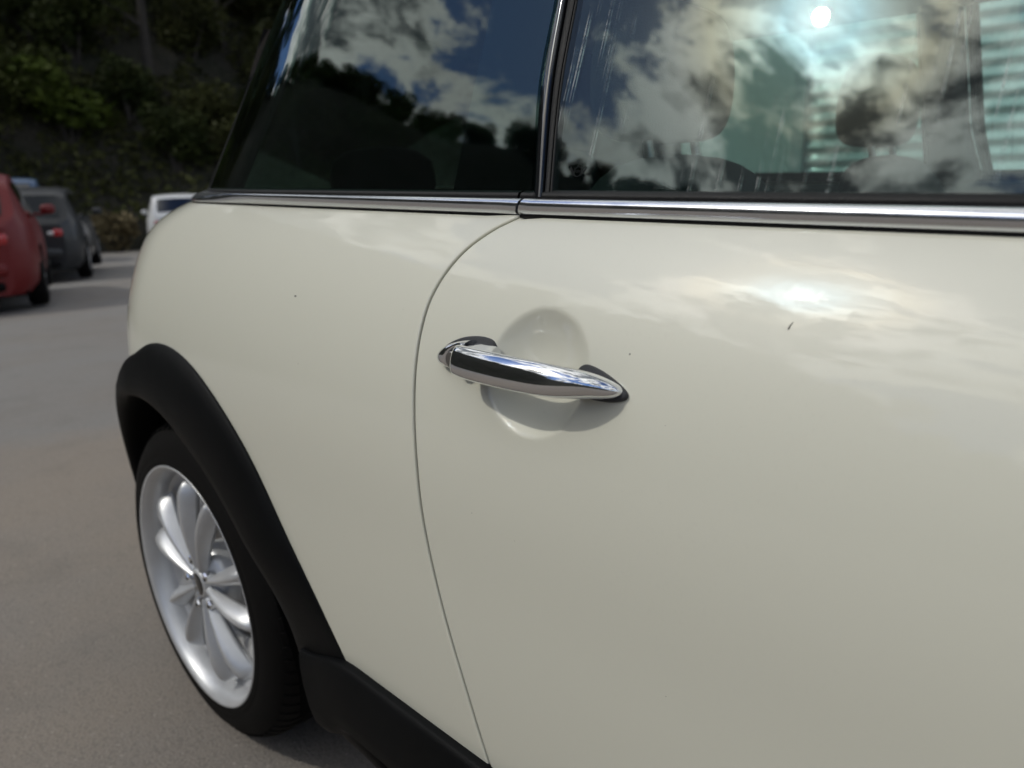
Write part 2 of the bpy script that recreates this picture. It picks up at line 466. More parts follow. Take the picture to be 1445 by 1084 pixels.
# outer edge of the black arch trim as (angle from the rear, radius) round the wheel centre
ARCH_T = [(-62, .500), (-30, .450), (0, .425), (40, .420), (60, .426), (82.2, .433), (94, .461), (103.1, .476), (113.1, .487), (122.3, .494), (134.4, .504), (148.7, .515), (158.1, .536), (168.1, .571), (180, .63)]
def arch_r(a): return spline(ARCH_T, a)[0]
def in_arch(x, z, cx=0.0, flip=1, shrink=.012):
    dx = (x-cx)*flip; dz = z-.306
    a = math.degrees(math.atan2(dz, -dx))
    if a < -90: a += 360
    if a > 200 or a < -62: return z < .45 and abs(dx) < .5
    return math.hypot(dx, dz) < arch_r(min(a, 176))-shrink

def build_quarter(mirror):
    zs = frange(.30, .76, .012)[:-1]+frange(.76, .918, .008)[:-1]+frange(.918, .9715, .003)
    us = frange(0, .62, .009)[:-1]+frange(.62, .90, .007)[:-1]+frange(.90, 1, .0035)
    rows = []
    for z in zs:
        zc = max(z, .401)
        xe = seam(zc)-GAP; h = 1e-3
        sl = (seam(min(zc+h, .973))-seam(zc-h))/(2*h); nl = math.hypot(1, sl)
        dirx, dirz = 1/nl, -sl/nl
        base = xe-.0021/nl; row = []
        for u in us[:-1]:
            x = -.62+(base+.62)*u
            zz = z-(dirz*.0021)*max(0, (u-.97)/.03)
            zz += sm(.93, .9715, z)*(zbelt(x)-.9735)
            row.append(Vector((x, S(x, zz), zz)))
        for q in roll_edge(None, base, z-dirz*.0021, (dirx, dirz)): row.append(q)
        rows.append(row)
    rows.append([Vector((p.x, p.y+.012, p.z-.001)) for p in rows[-1]])
    mb = MB().grid(rows); keep = []
    for f in mb.f:
        c = [sum(mb.v[i][k] for i in f)/4 for k in range(3)]
        if not in_arch(c[0], c[2]) and not (c[2] < .405 and c[0] > .3): keep.append(f)
    mb.f = keep
    return mb.build('quarter_panel', CREAM, CAR, mirror=mirror)

def build_arch_trim(cx, flip, mirror):
    PROF = [(0, .0), (0, .0030), (.02, .0050), (.06, .0085), (.14, .0130), (.30, .0185), (.50, .0225), (.70, .0240), (.85, .0225), (.95, .0165), (1.0, .008), (1.0, -.012), (.99, -.05)]
    rows = []
    a_list = frange(4, 173, 2.2)
    for a in a_list:
        ro = arch_r(a); ri = .362+.070*sm(112, 172, a)+.008*sm(20, -28, a); row = []
        for t, off in PROF:
            r = lerp(ro, ri, t); x = -r*math.cos(rad(a)); z = .306+r*math.sin(rad(a))
            ys = (S(x, z) if x > -.52 else S(-.52, z))-.95*max(0, -x-.08)**2*sm(0, .6, t)
            off = off*lerp(1, .25, sm(146, 168, a))
            # the lower, inner part of the trim stands straight instead of following the tuck-in
            row.append((cx+flip*x, ys-off, z))
        rows.append(row)
    return MB().grid(rows, flip=(flip > 0)).build('wheel_arch_trim', PLASTIC, CAR, mirror=mirror)

def build_sill(mirror):
    rows = []
    PROF = [(.4285, -.004), (.4285, .0045), (.4265, .0075), (.422, .0105), (.410, .0140), (.390, .0180), (.365, .0200), (.345, .0185), (.335, .0120), (.325, -.004), (.28, -.03), (.22, -.06), (.20, -.12)]
    for x in frange(.452, 2.02, .02):
        k = sm(.452, .60, x); m = sm(2.02, 1.88, x)
        row = []
        for z, off in PROF:
            drop = -.030*(1-k)**1.6-.02*(1-m)
            row.append((x+(.43-z)*.55*(1-k), S(x, .425)-off-.003, z+drop))
        rows.append(row)
    mb = MB().grid(rows, flip=False); mb.cap(rows[0], False)
    return mb.build('sill_trim', PLASTIC, CAR, mirror=mirror, sharp=50)

def build_belt(mirror, door, x0, x1, name='belt_trim'):
    """satin chrome strip with a rounded face, lying between paint and glass"""
    PROF = [(-.0010, -.006), (-.0008, .0010), (.0004, .0030), (.0030, .0046), (.0065, .0052), (.0100, .0046), (.0128, .0026), (.0140, .0004), (.0142, -.006)]
    rows = []; xs = frange(x0, x1, .02)
    if not door: xs = [x for x in xs]
    for i, x in enumerate(xs):
        row = []
        for dz, off in PROF:
            lean = .0085*(dz/.014)**.8 if dz > 0 else 0.0       # strip ends cut on the slant, like the door gap
            xx = x+(lean if (door and i == 0) or (not door and i == len(xs)-1) else 0)
            z = zbelt(x)+.0012+dz
            y = lerp(S(xx, zbelt(xx)), G(xx, z), sm(-.001, .014, dz))
            n = normal(G, xx, z)
            row.append(Vector((xx, y, z))+n*off)
        rows.append(row)
    mb = MB().grid(rows, flip=False); mb.cap(rows[0]); mb.cap(rows[-1], True)
    o = mb.build(name, SATIN, door or CAR, mirror=mirror, sharp=60)
    # black rubber below and above the strip
    rows = []
    for x in xs:
        zb = zbelt(x)
        rows.append([(x, S(x, zb)+.004, zb-.0040), (x, S(x, zb)-.0004, zb-.0018), (x, S(x, zb)+.0004, zb+.0010), (x, S(x, zb)+.010, zb+.004),
                     (x, G(x, zb+.012)+.006, zb+.0125), (x, G(x, zb+.0165)-.0016, zb+.0150), (x, G(x, zb+.0215)-.0012, zb+.0200), (x, G(x, zb+.024)+.006, zb+.0225)])
    MB().grid(rows).build('belt_seal', RUBBER, door or CAR, mirror=mirror)
    return o

def glass_sheet(fn_x0, fn_x1, z0, z1, nx, nz, name, m, parent, mirror, off=0.0, thick=.004, zlow=None):
    """curved pane with real thickness on the glasshouse surface"""
    outer, inner = [], []
    for j in range(nz+1):
        ro, ri = [], []
        for i in range(nx+1):
            zz = lerp(z0, z1, j/nz); a, b = fn_x0(zz), fn_x1(zz); x = lerp(a, b, i/nx)
            if zlow: zz = lerp(zlow(x), z1, j/nz)
            ro.append(onG(x, zz, off)); ri.append(onG(x, zz, off-thick))
        outer.append(ro); inner.append(ri)
    mb = MB().grid(outer); mb.grid(inner, flip=True)
    for A, B in ((outer[0], inner[0]), (inner[-1], outer[-1])): mb.grid([A, B], flip=True)
    mb.grid([[r[0] for r in outer], [r[0] for r in inner]]); mb.grid([[r[-1] for r in inner], [r[-1] for r in outer]])
    return mb.build(name, m, parent, mirror=mirror, sharp=40)

# rear edge of the door window, door frame edge and frit edge on the glass, as functions of height
def ln(z0, x0, z1, x1): return lambda z: x0+(x1-x0)*(z-z0)/(z1-z0)
X_GLASS = lambda z: spline([(.96, .8440), (.9915, .8353), (1.0887, .8163), (1.1648, .8110), (1.34, .800)], z)[0]
X_FRAME = lambda z: spline([(.96, .8330), (.9897, .8263), (1.0898, .8052), (1.1671, .7981), (1.34, .786)], z)[0]
X_SPLIT = lambda z: spline([(.96, .8210), (.9917, .8140), (1.0913, .7905), (1.1692, .7859), (1.34, .775)], z)[0]
X_FRIT = lambda z: spline([(.96, .696), (1.0698, .6905), (1.1865, .6868), (1.34, .683)], z)[0]
X_APIL = lambda z: lerp(1.84, 1.40, (z-.985)/.345)
X_REAR = lambda z: lerp(.015, .085, (z-.985)/.345)

def strip(f0, f1, z0, z1, offs, name, m, parent, mirror, n=24, zlow=.986):
    """upright strip on the glasshouse between two edge curves with a rounded cross profile"""
    rows = []
    for j in range(n+1):
        z = lerp(z0, z1, j/n); a, b = f0(z), f1(z)
        rows.append([onG(lerp(a, b, t), z, o) for t, o in offs])
    mb = MB().grid(rows); mb.cap(rows[0], True); mb.cap(rows[-1])
    return mb.build(name, m, parent, mirror=mirror, sharp=60)

def build_side(mirror):
    door = build_door(mirror); build_quarter(mirror)
    # jamb behind the shut line and inner closing panels
    rows = [[Vector((x, S(x, z)+.028, z)) for x in frange(.55, 1.02, .03)] for z in frange(.30, .955, .02)]
    MB().grid(rows).build('door_jamb', DARK, CAR, mirror=mirror)
    rows = []
    for z in frange(.40, .972, .006):
        sl = (seam(min(z+1e-3, .973))-seam(z-1e-3))/2e-3; nl = math.hypot(1, sl); x = seam(z)
        rows.append([onS(x+o*.0042/nl, z-o*.0042*sl/nl, dp) for o, dp in ((-1, -.0060), (-.6, -.0034), (0, -.0029), (.6, -.0034), (1, -.0060))])
    MB().grid(rows).build('gap_shade_strip', RUBBER, CAR, mirror=mirror)  # strip added just inside the shut line; its black stands in for gap shade
    build_arch_trim(0, 1, mirror); build_arch_trim(2.467, -1, mirror); build_sill(mirror)
    build_belt(mirror, None, -.10, .7955, 'rear_belt_trim'); build_belt(mirror, door, .7990, 1.93, 'belt_trim')
    zl = lambda x: zbelt(x)+.012
    glass_sheet(lambda z: X_GLASS(z)-.006, X_APIL, .984, 1.335, 40, 16, 'window_pane', GLASS_D, door, mirror, -.004, .0035, zl)
    # quarter pane: flush gloss-black edged glass, the black border being separate strips behind its face
    glass_sheet(X_REAR, lambda z: X_SPLIT(z)-.002, .984, 1.335, 46, 16, 'quarter_window', GLASS_Q, CAR, mirror, 0, .004, zl)
    flat = [(0, -.0105), (0, -.0052), (1, -.0052), (1, -.0105)]
    strip(X_FRIT, lambda z: X_SPLIT(z)-.002, .975, 1.335, flat, 'center_pillar', BLACKG, CAR, mirror)
    strip(lambda z: X_REAR(z)-.02, lambda z: X_REAR(z)+.045, .975, 1.335, flat, 'window_border', BLACKG, CAR, mirror)
    # door frame: gloss face with a bright rolled edge, then the rubber run channel
    strip(lambda z: X_SPLIT(z)+.0016, X_FRAME, .989, 1.335, [(0, -.012), (0, -.0012), (.06, .0006), (.5, .0020), (.86, .0026), (.95, .0018), (1, -.001), (1, -.014)], 'window_frame', BLACKG, door, mirror)
    strip(lambda z: X_FRAME(z)+.0004, lambda z: X_GLASS(z)-.003, .986, 1.335, [(0, -.012), (0, -.0030), (.25, -.0015), (.55, -.0030), (1, -.0022), (1, -.012)], 'run_channel', RUBBER, door, mirror)
    strip(lambda z: X_GLASS(z)-.003, lambda z: X_GLASS(z)-.0005, .986, 1.335, [(0, -.012), (0, -.0034), (.5, -.0028), (1, -.0036), (1, -.012)], 'run_channel_lip', RUBBER, door, mirror)
    # rear (wrap-round) pillar, A pillar
    strip(lambda z: lerp(-.38, -.28, (z-.985)/.345), lambda z: X_REAR(z)-.003, .97, 1.335, [(0, -.02), (0, 0), (.25, 0), (.5, 0), (.75, 0), (1, 0), (1, -.02)], 'rear_pillar', SATINB, CAR, mirror)
    strip(X_APIL, lambda z: X_APIL(z)+.09, .97, 1.335, [(0, -.02), (0, 0), (.5, .004), (1, -.004), (1, -.03)], 'windscreen_pillar', BLACKG, CAR, mirror)
    return door
DOOR = build_side(False); DOOR_FAR = build_side(True)

# ---- door handle on a given side
def loft(tab, n_x, seg=28, ex=2.25, tau=0.0):
    rows = []
    xs = [tab[0][0]+(tab[-1][0]-tab[0][0])*i/n_x for i in range(n_x+1)]
    for x in xs:
        yo, yi, zc, h, hi = spline(tab, x)
        cy_, ry = (yo+yi)/2, (yi-yo)/2; row = []
        for j in range(seg):
            th = 2*PI*j/seg; c, s = math.cos(th), math.sin(th)
            cc = math.copysign(abs(c)**(2/ex), c); ss = math.copysign(abs(s)**(2/ex), s)
            hh = lerp(h, hi, sm(-.1, 1, cc))
            dy, dz = ry*cc, hh*ss           # tipped up to sit square on the sloping door skin
            row.append((x, cy_+dy*math.cos(tau)+dz*math.sin(tau), zc+dz*math.cos(tau)-dy*math.sin(tau)))
        rows.append(row)
    return rows
def build_handle(door, mirror):
    B = [(.8085, -.8445, -.8265, .8530, .0130, .0118), (.8135, -.8468, -.8288, .8533, .0137, .0122), (.8300, -.8500, -.8320, .8536, .0142, .0120),
         (.8560, -.8523, -.8345, .8538, .0143, .0114), (.8800, -.8528, -.8356, .8538, .0141, .0110), (.9050, -.8515, -.8345, .8535, .0137, .0106), (.9250, -.8490, -.8310, .8529, .0132, .0104),
         (.9400, -.8458, -.8240, .8521, .0123, .0104), (.9520, -.8420, -.8160, .8512, .0112, .0102), (.9620, -.8372, -.8105, .8501, .0096, .0092), (.9700, -.8320, -.8095, .8490, .0078, .0078), (.9770, -.8255, -.8095, .8477, .0054, .0056), (.9815, -.8185, -.8100, .8466, .0026, .0028), (.9830, -.8140, -.8105, .8461, .0010, .0011)]
    FEET = ([(.8110, -.8420, -.8000, .8530, .0105, .0145), (.8200, -.8430, -.8000, .8532, .0110, .0142), (.8330, -.8430, -.8030, .8534, .0100, .0120), (.8390, -.8400, -.8150, .8535, .0070, .0080)],)
    for F_ in FEET:
        rr = loft(F_, 16, 28); mf = MB().grid(rr, closed_u=True, flip=True); mf.cap(rr[0], False); mf.cap(rr[-1], True)
        mf.build('handle_foot', CHROME, door, mirror=mirror, sharp=60)
    B = [(.757+(b_[0]-.757)*.966,)+b_[1:] for b_ in B]
    rows = loft(B, 90, 40, tau=rad(19))
    # slant the cut end so that it tips outwards
    for k in range(4):
        rows[k] = [(x+.0035*(1-k/4)*((-.82-y)/.02)*.6, y, z) for x, y, z in rows[k]]
    mb = MB().grid(rows, closed_u=True, flip=True); mb.cap(rows[0], False); mb.cap(rows[-1], True)
    mb.build('door_handle', CHROME, door, mirror=mirror, sharp=55)
    # teardrop lock cover behind the grip
    L = [(.7570, -.8135, -.8075, .8440, .0010, .0012), (.7600, -.8185, -.8070, .8447, .0042, .0050), (.7660, -.8230, -.8060, .8462, .0078, .0088), (.7750, -.8262, -.8050, .8482, .0107, .0120), (.7850, -.8280, -.8040, .8500, .0124, .0138), (.7950, -.8285, -.8035, .8515, .0134, .0148), (.8052, -.8280, -.8030, .8527, .0138, .0152)]
    rows = loft(L, 30, 32)
    # the face of the cover is dished round the key barrel
    c0 = Vector((.7935, .8492))
    def dished(x, y, z):
        r = math.hypot(x-c0.x, z-c0.y)
        return (x, y+(.0085*(1-sm(.0060, .0165, r)) if y < -.815 else 0), z)
    rows = [[dished(*p) for p in r] for r in rows]
    mb = MB().grid(rows, closed_u=True, flip=True); mb.cap(rows[0], False); mb.cap(rows[-1], True)
    mb.build('lock_cover', CHROME, door, mirror=mirror, sharp=60)
    c = (c0.x, 0, c0.y)
    MB().lathe([(.0001, -.8302), (.0072, -.8302), (.0080, -.8294), (.0080, -.816)], 28, c).build('lock_cylinder', STEEL, door, mirror=mirror, sharp=40)
    MB().lathe([(.0081, -.816), (.0081, -.8262), (.0090, -.8270), (.0098, -.8262), (.0098, -.816)], 28, c).build('lock_ring', GASKET, door, mirror=mirror)
    # rubber gaskets between handle and paint
    def gasket(poly, nm):
        n = 48; pts = []
        P = poly+[poly[0]]
        # closed Catmull-Rom outline
        m_ = len(poly)
        for k in range(m_):
            p0, p1, p2, p3 = (Vector((*poly[(k+d_) % m_], 0)) for d_ in (-1, 0, 1, 2))
            for s_ in range(6):
                t = s_/6
                pts.append(.5*((2*p1)+(p2-p0)*t+(2*p0-5*p1+4*p2-p3)*t*t+(-p0+3*p1-3*p2+p3)*t**3))
        cx = sum(q.x for q in pts)/len(pts); cz = sum(q.y for q in pts)/len(pts)
        rows = []
        for k, off in ((1.0, -.003), (1.0, .0022), (.97, .0036), (.90, .0042), (.5, .0042), (.02, .0042)):
            rows.append([onS(cx+(q.x-cx)*k, cz+(q.y-cz)*k, off) for q in pts])
        MB().grid(rows, closed_u=True, flip=False).build(nm, GASKET, door, mirror=mirror)
    gasket([(.7540, .8445), (.7650, .8555), (.7850, .8645), (.8080, .8680), (.8240, .8660), (.8300, .8570), (.8310, .8440), (.8250, .8345), (.8050, .8345), (.7850, .8362), (.7640, .8390)], 'handle_gasket')
    gasket([(.9270, .8560), (.9340, .8610), (.9480, .8590), (.9640, .8535), (.9772, .8465), (.9768, .8410), (.9640, .8370), (.9460, .8360), (.9320, .8370), (.9260, .8450)], 'handle_gasket')
build_handle(DOOR, False); build_handle(DOOR_FAR, True)

# ---- winged roundel etched in the corner of the door window
def build_emblem():
    c = Vector((.8590, 1.0123)); mb = MB()
    def stroke(pts, w):
        L_, R_ = [], []
        for i, q in enumerate(pts):
            a = Vector(pts[max(i-1, 0)]); b = Vector(pts[min(i+1, len(pts)-1)]); t = (b-a).normalized(); nn = Vector((-t.y, t.x))*w*.5
            L_.append(onG(c.x+q[0]+nn.x, c.y+q[1]+nn.y, -.0036)); R_.append(onG(c.x+q[0]-nn.x, c.y+q[1]-nn.y, -.0036))
        mb.grid([L_, R_])
    r = .0042
    stroke([(r*math.cos(2*PI*k/28), r*math.sin(2*PI*k/28)) for k in range(29)], .0007)
    for s in (-1, 1):
        stroke([(s*.0046, -.0008), (s*.0075, .0026), (s*.0100, .0038)], .0006)
        stroke([(s*.0044, -.0018), (s*.0068, .0004), (s*.0092, .0030), (s*.0100, .0038)], .0006)
        stroke([(s*.0036, -.0034), (s*.0052, -.0020), (s*.0074, .0002), (s*.0088, .0022)], .0005)
    cu = bpy.data.curves.new('letters', 'FONT'); cu.body = 'MINI'; cu.size = .0034; cu.align_x = 'CENTER'; cu.align_y = 'CENTER'
    to = bpy.data.objects.new('letters', cu); COL.objects.link(to)
    me = bpy.data.meshes.new_from_object(to.evaluated_get(bpy.context.evaluated_depsgraph_get()))
    mb.add([onG(c.x+v.co.x, c.y+v.co.y, -.0036) for v in me.vertices], [tuple(f.vertices) for f in me.polygons])
    bpy.data.objects.remove(to); bpy.data.meshes.remove(me); bpy.data.curves.remove(cu)
    mb.build('etched_emblem', ETCH, DOOR, smooth=False)
build_emblem()

# ---- flecks of dried dirt and a chip on the paint
def fleck(parent, x, z, outline, h):
    pts = [onS(x+a, z+b, .0001) for a, b in outline]; top = [onS(x+a*.6, z+b*.6, h) for a, b in outline]
    MB().grid([pts, top], closed_u=True).cap(top).build('dirt_fleck', MARK, parent)
fleck(CAR, .4663, .8759, [(-.0030, .0003), (-.0012, .0010), (.0010, .0009), (.0030, .0003), (.0015, -.0008), (-.0014, -.0009)], .0005)
fleck(DOOR, 1.0892, .9065, [(-.0008, -.0024), (.0003, -.0022), (.0006, .0002), (.0020, .0027), (.0015, .0026), (-.0001, .0006)], .0004)
fleck(DOOR, .9707, .8738, [(-.0005, -.0006), (.0005, -.0005), (.0006, .0006), (-.0004, .0006)], .0004)
for i in range(16):
    x, z = random.uniform(.30, 1.2), random.uniform(.55, .95); s_ = random.uniform(.0002, .00038)
    if abs(x-seam(z)) < .02 or math.hypot(x-.87, z-.85) < .14: continue
    fleck(DOOR if x > seam(z) else CAR, x, z, [(-s_, -s_), (s_, -s_*.6), (s_*.8, s_), (-s_*.7, s_*.9)], .0002)

# ------------------------------------------------------------------ wheels of the cream hatchback
def build_wheel(cx, mirror):
    c = (0, 0, 0); YR = -.80
    w = MB()
    w.lathe([(.2275, YR+.010), (.2290, YR+.002), (.2275, YR), (.2235, YR+.0015), (.2165, YR+.010), (.2110, YR+.024), (.2075, YR+.05), (.2040, YR+.10), (.2020, YR+.19)], 96, c)
    wheel = w.build('wheel', ALLOY, CAR, mirror=mirror); wheel.location = (cx, 0, .306)
    t = MB()
    t.lathe([(.2255, YR+.012), (.2300, YR+.0005), (.2360, YR), (.2420, YR+.0008), (.2440, YR+.0018), (.2460, YR+.0012), (.2600, YR+.0045), (.2750, YR+.0100), (.2880, YR+.0200), (.2960, YR+.0310), (.3005, YR+.0420), (.3025, YR+.050),
             (.3035, YR+.064), (.2975, YR+.065), (.2975, YR+.072), (.3045, YR+.073), (.3052, YR+.095), (.2990, YR+.096), (.2990, YR+.104), (.3055, YR+.105), (.3052, YR+.132), (.2990, YR+.133), (.2990, YR+.141), (.3040, YR+.142),
             (.3015, YR+.165), (.2900, YR+.185), (.26, YR+.200), (.225, YR+.19)], 96, c)
    t.build('tyre', TYRE, wheel, mirror=mirror, sharp=50)
    # shoulder blocks of the tread
    b = MB()
    for k in range(72):
        a0, a1 = 2*PI*(k+.10)/72, 2*PI*(k+.78)/72
        sec = [(.2910, YR+.020), (.2985, YR+.031), (.3040, YR+.044), (.3055, YR+.063)]
        for q in range(3): pass
        R0 = [[(r*math.cos(a), y, r*math.sin(a)) for r, y in sec] for a in (a0, a1)]
        I0 = [[((r-.008)*math.cos(a), y+.004, (r-.008)*math.sin(a)) for r, y in sec] for a in (a0, a1)]
        b.grid(R0); b.grid([I0[0], R0[0]]); b.grid([R0[1], I0[1]])
    b.build('tread_blocks', TYRE, wheel, smooth=False, mirror=mirror)
    # ten conical spokes, slim at the hub and broad and rounded at the rim
    sp = MB(); rows = []
    ST = [(.030, .0098, .010, YR+.026), (.060, .0118, .012, YR+.024), (.090, .0155, .0150, YR+.024), (.120, .0202, .0175, YR+.025), (.150, .0245, .0190, YR+.028), (.172, .0262, .0190, YR+.032), (.188, .0238, .0165, YR+.036), (.197, .0165, .011, YR+.040), (.2005, .007, .004, YR+.044)]
    for i in range(22):
        r = lerp(.030, .2005, i/21); hw, dp, yc = spline(ST, r); row = []
        for j in range(20):
            th = 2*PI*j/20; cc, ss = math.cos(th), math.sin(th)
            dd = dp*1.35*(1-abs(cc)**1.55) if ss > 0 else dp*.7*abs(ss)
            row.append((r, yc-(dd if ss > 0 else -dd), hw*.76*cc))
        rows.append(row)
    sp.grid(rows, closed_u=True); sp.cap(rows[0], True); sp.cap(rows[-1])
    sme = sp.mesh('spoke', ALLOY, True, mirror)
    for k in range(10):
        o = link(bpy.data.objects.new('spoke', sme), wheel); o.rotation_euler = (0, 2*PI*k/10+rad(8)+rad(3.5 if k % 2 else -3.5), 0)
    MB().lathe([(.2085, YR+.042), (.196, YR+.054), (.165, YR+.062), (.132, YR+.068), (.128, YR+.074), (.128, YR+.080)], 80, c).build('rim_dish', ALLOY, wheel, mirror=mirror)
    MB().lathe([(.0001, YR+.0125), (.024, YR+.0125), (.0275, YR+.0145), (.0290, YR+.019), (.033, YR+.024), (.062, YR+.032), (.068, YR+.045), (.066, YR+.09)], 48, c).build('hub', ALLOY, wheel, mirror=mirror)
    MB().lathe([(.0001, YR+.0108), (.0200, YR+.0110), (.0225, YR+.0135), (.0225, YR+.016)], 40, c).build('centre_cap', BLACKG, wheel, mirror=mirror)
    bm_ = MB().lathe([(.0001, YR+.014), (.0075, YR+.010), (.0095, YR+.013), (.0095, YR+.034)], 6, (.047, 0, 0)).mesh('wheel_bolt', CHROME, False, mirror)
    for k in range(5):
        o = link(bpy.data.objects.new('wheel_bolt', bm_), wheel); o.rotation_euler = (0, 2*PI*(k+.5)/5, 0)
    MB().lathe([(.065, YR+.085), (.140, YR+.080), (.142, YR+.084), (.142, YR+.10), (.065, YR+.10)], 64, c).build('brake_disc', STEEL, wheel, mirror=mirror, sharp=40)
    MB().lathe([(.0001, YR+.135), (.20, YR+.135)], 48, c).build('brake_backplate', DARK, wheel, mirror=mirror)
    # dark liner of the wheel well belongs to the body
    fl = 1 if cx < 1 else -1; rows = []
    for a in frange(-14, 194, 4):
        x = -.368*math.cos(rad(a)); z = .306+.368*math.sin(rad(a)); ye = S(max(x, -.5), max(z, .3))+.012-.95*max(0, -x-.08)**2
        rows.append([(cx+fl*x, min(ye+q, YR+.27), z) for q in (0, .03, .12)]+[(cx+fl*x, YR+.28, z), (cx, YR+.282, .306)])
    MB().grid(rows, flip=(fl < 0)).build('wheel_well_liner', DARK, CAR, mirror=mirror)
for cx in (0, 2.467):
    for mir in (False, True): build_wheel(cx, mir)

# ------------------------------------------------------------------ rest of the hatchback body
def build_body_rest():
    # front wings
    for mir in (False, True):
        zs = frange(.30, .9715, .018); rows = []
        for z in zs:
            row = []
            for x in frange(1.989, 3.06, .02):
                zz = z+sm(.6, .9715, z)*((zbelt(x)-.9735)-.12*sm(2.3, 3.06, x)**1.5)
                row.append((x, S(x, min(zz, .972)), zz))
            rows.append(row)
        mb = MB().grid(rows)
        mb.f = [f for f in mb.f if not in_arch(sum(mb.v[i][0] for i in f)/4, sum(mb.v[i][2] for i in f)/4, 2.467, -1)]
        mb.build('front_wing', CREAM, CAR, mirror=mir)
    # bonnet
    rows = []
    for x in frange(1.90, 3.06, .04):
        ze = .9715+(zbelt(x)-.9735)-.12*sm(2.3, 3.06, x)**1.5; ye = -S(x, min(ze, .972))
        rows.append([(x, ye*t, ze+.05*(1-t*t)*(1-sm(2.9, 3.06, x)*.6)) for t in [k/10 for k in range(-10, 11)]])
    MB().grid(rows).build('bonnet', CREAM, CAR)
    # nose and tail faces
    yn = -S(3.06, .6)
    rows = []
    for z in frange(.22, .80, .06):
        rows.append([(3.06+.10*(1-t*t)*math.sin(PI*(z-.15)/.8), -S(3.06, min(z, .9))*t, z) for t in [k/8 for k in range(-8, 9)]])
    MB().grid(rows, flip=True).build('front_bumper', CREAM, CAR)
    rows = []
    for z in frange(.26, .62, .04):
        rows.append([(-.62-.05*(1-t**4)*math.sin(PI*(z-.2)/.5), -S(-.62, z)*t, z) for t in [k/8 for k in range(-8, 9)]])
    MB().grid(rows).build('rear_bumper', CREAM, CAR)
    rows = []
    for z in frange(.62, .985, .03):
        rows.append([(-.62-.012*(1-t**4)+.05*sm(.75, .985, z), -S(-.62, min(z, .97))*t, z) for t in [k/8 for k in range(-8, 9)]])
    MB().grid(rows).build('tailgate', CREAM, CAR)
    rows = []
    for z in frange(.985, 1.33, .03):
        k = (z-.985)/.345; x = lerp(-.57, -.33, k)
        hw = lerp(.40, .36, k)
        rows.append([(x-.03*(1-t*t), hw*t, z) for t in [q/8 for q in range(-8, 9)]])
    MB().grid(rows).build('rear_window', GLASS_Q, CAR)
    for s in (-1, 1):
        rows = []
        for z in frange(.965, 1.335, .03):
            k = max(0, (z-.985)/.345); a = lerp(-.57, -.33, k); b = lerp(-.38, -.28, k)
            rows.append([(a, s*lerp(.40, .36, k), z), (lerp(a, b, .35), s*lerp(lerp(.40, .36, k), -G(b, z), .65), z), (b, s*-G(b, z), z)])
        MB().grid(rows).build('tailgate_pillar', BLACKG, CAR)
        MB().rbox((-.625, s*.40-.05, .66), (-.56, s*.40+.05, .86), .03).build('tail_light', LAMP_RED, CAR)
        MB().rbox((2.86, s*.52-.10, .68), (3.06, s*.52+.10, .86), .07).build('headlight', LAMP_CLEAR, CAR)
        mir = MB().rbox((1.62, s*.93-.09, 1.00), (1.74, s*.93+.09, 1.12), .045); mir.box((1.66, min(s*.70, s*.86), .992), (1.70, max(s*.70, s*.86), 1.015)).build('wing_mirror', CREAM, CAR)
    # roof with a soft crown
    rows = []
    for x in frange(-.36, 1.42, .04):
        hw = -G(max(x, -.3), 1.335)+.004
        zr = 1.338+.012*math.sin(PI*(x+.36)/1.78)
        rows.append([(x, hw*t, zr+.052*(1-abs(t)**2.6)) for t in [k/12 for k in range(-12, 13)]])
    MB().grid(rows).build('roof', CREAM, CAR)
    rows = []
    for x in frange(-.34, 1.40, .06):
        hw = -G(max(x, -.3), 1.325)-.004
        rows.append([(x, hw*t, 1.322+.035*(1-abs(t)**2.6)) for t in [k/8 for k in range(-8, 9)]])
    MB().grid(rows, flip=True).build('headliner', LINER, CAR)
    # windscreen
    rows = []
    for k in [q/10 for q in range(11)]:
        z = lerp(.985, 1.34, k); x = lerp(1.90, 1.43, k); hw = -G(x, z)-.002
        rows.append([(x+.10*(1-t*t), hw*t, z) for t in [q/10 for q in range(-10, 11)]])
    MB().grid(rows).build('windscreen', GLASS, CAR)
    # cabin shell
    MB().box((-.55, -.62, .16), (2.95, .62, .22)).build('underbody', DARK, CAR, smooth=False)
    MB().box((-.30, -.60, .225), (1.90, .60, .30)).build('cabin_floor', TRIM_IN, CAR, smooth=False)
    for s in (-1, 1):
        mb = MB(); rows = []
        for x in frange(-.30, 1.88, .06):
            yo = -G(max(x, -.25), .99)-.018
            rows.append([(x, s*(yo-.09), .30), (x, s*(yo-.09), .55), (x, s*(yo-.05), .80), (x, s*(yo-.04), .93), (x, s*(yo-.025), .966), (x, s*(yo-.004), .972), (x, s*(yo+.008), .962)])
        mb.grid(rows, flip=(s < 0)).build('door_card', TRIM_IN, CAR)
        # inner pillar trims seen through the glass
        yb = lambda z: (-G(.75, z)-.018)
        mb = MB(); rows = []
        for z in frange(.95, 1.33, .04):
            rows.append([(X_FRIT(z)+.008, s*yb(z), z), (X_FRIT(z)+.02, s*(yb(z)-.03), z), (X_SPLIT(z)-.02, s*(yb(z)-.03), z), (X_SPLIT(z)-.004, s*yb(z), z)])
        mb.grid(rows, closed_u=True).build('pillar_trim', TRIM_IN, CAR)
        mb = MB(); rows = []
        for z in frange(.95, 1.33, .04):
            a, b = X_REAR(z)-.10, X_REAR(z)+.05
            rows.append([(a, s*(-G(a, z)-.02), z), (a+.02, s*(-G(a, z)-.06), z), (b-.02, s*(-G(b, z)-.05), z), (b, s*(-G(b, z)-.018), z)])
        mb.grid(rows, closed_u=True).build('rear_pillar_trim', TRIM_IN, CAR)
    rows = []
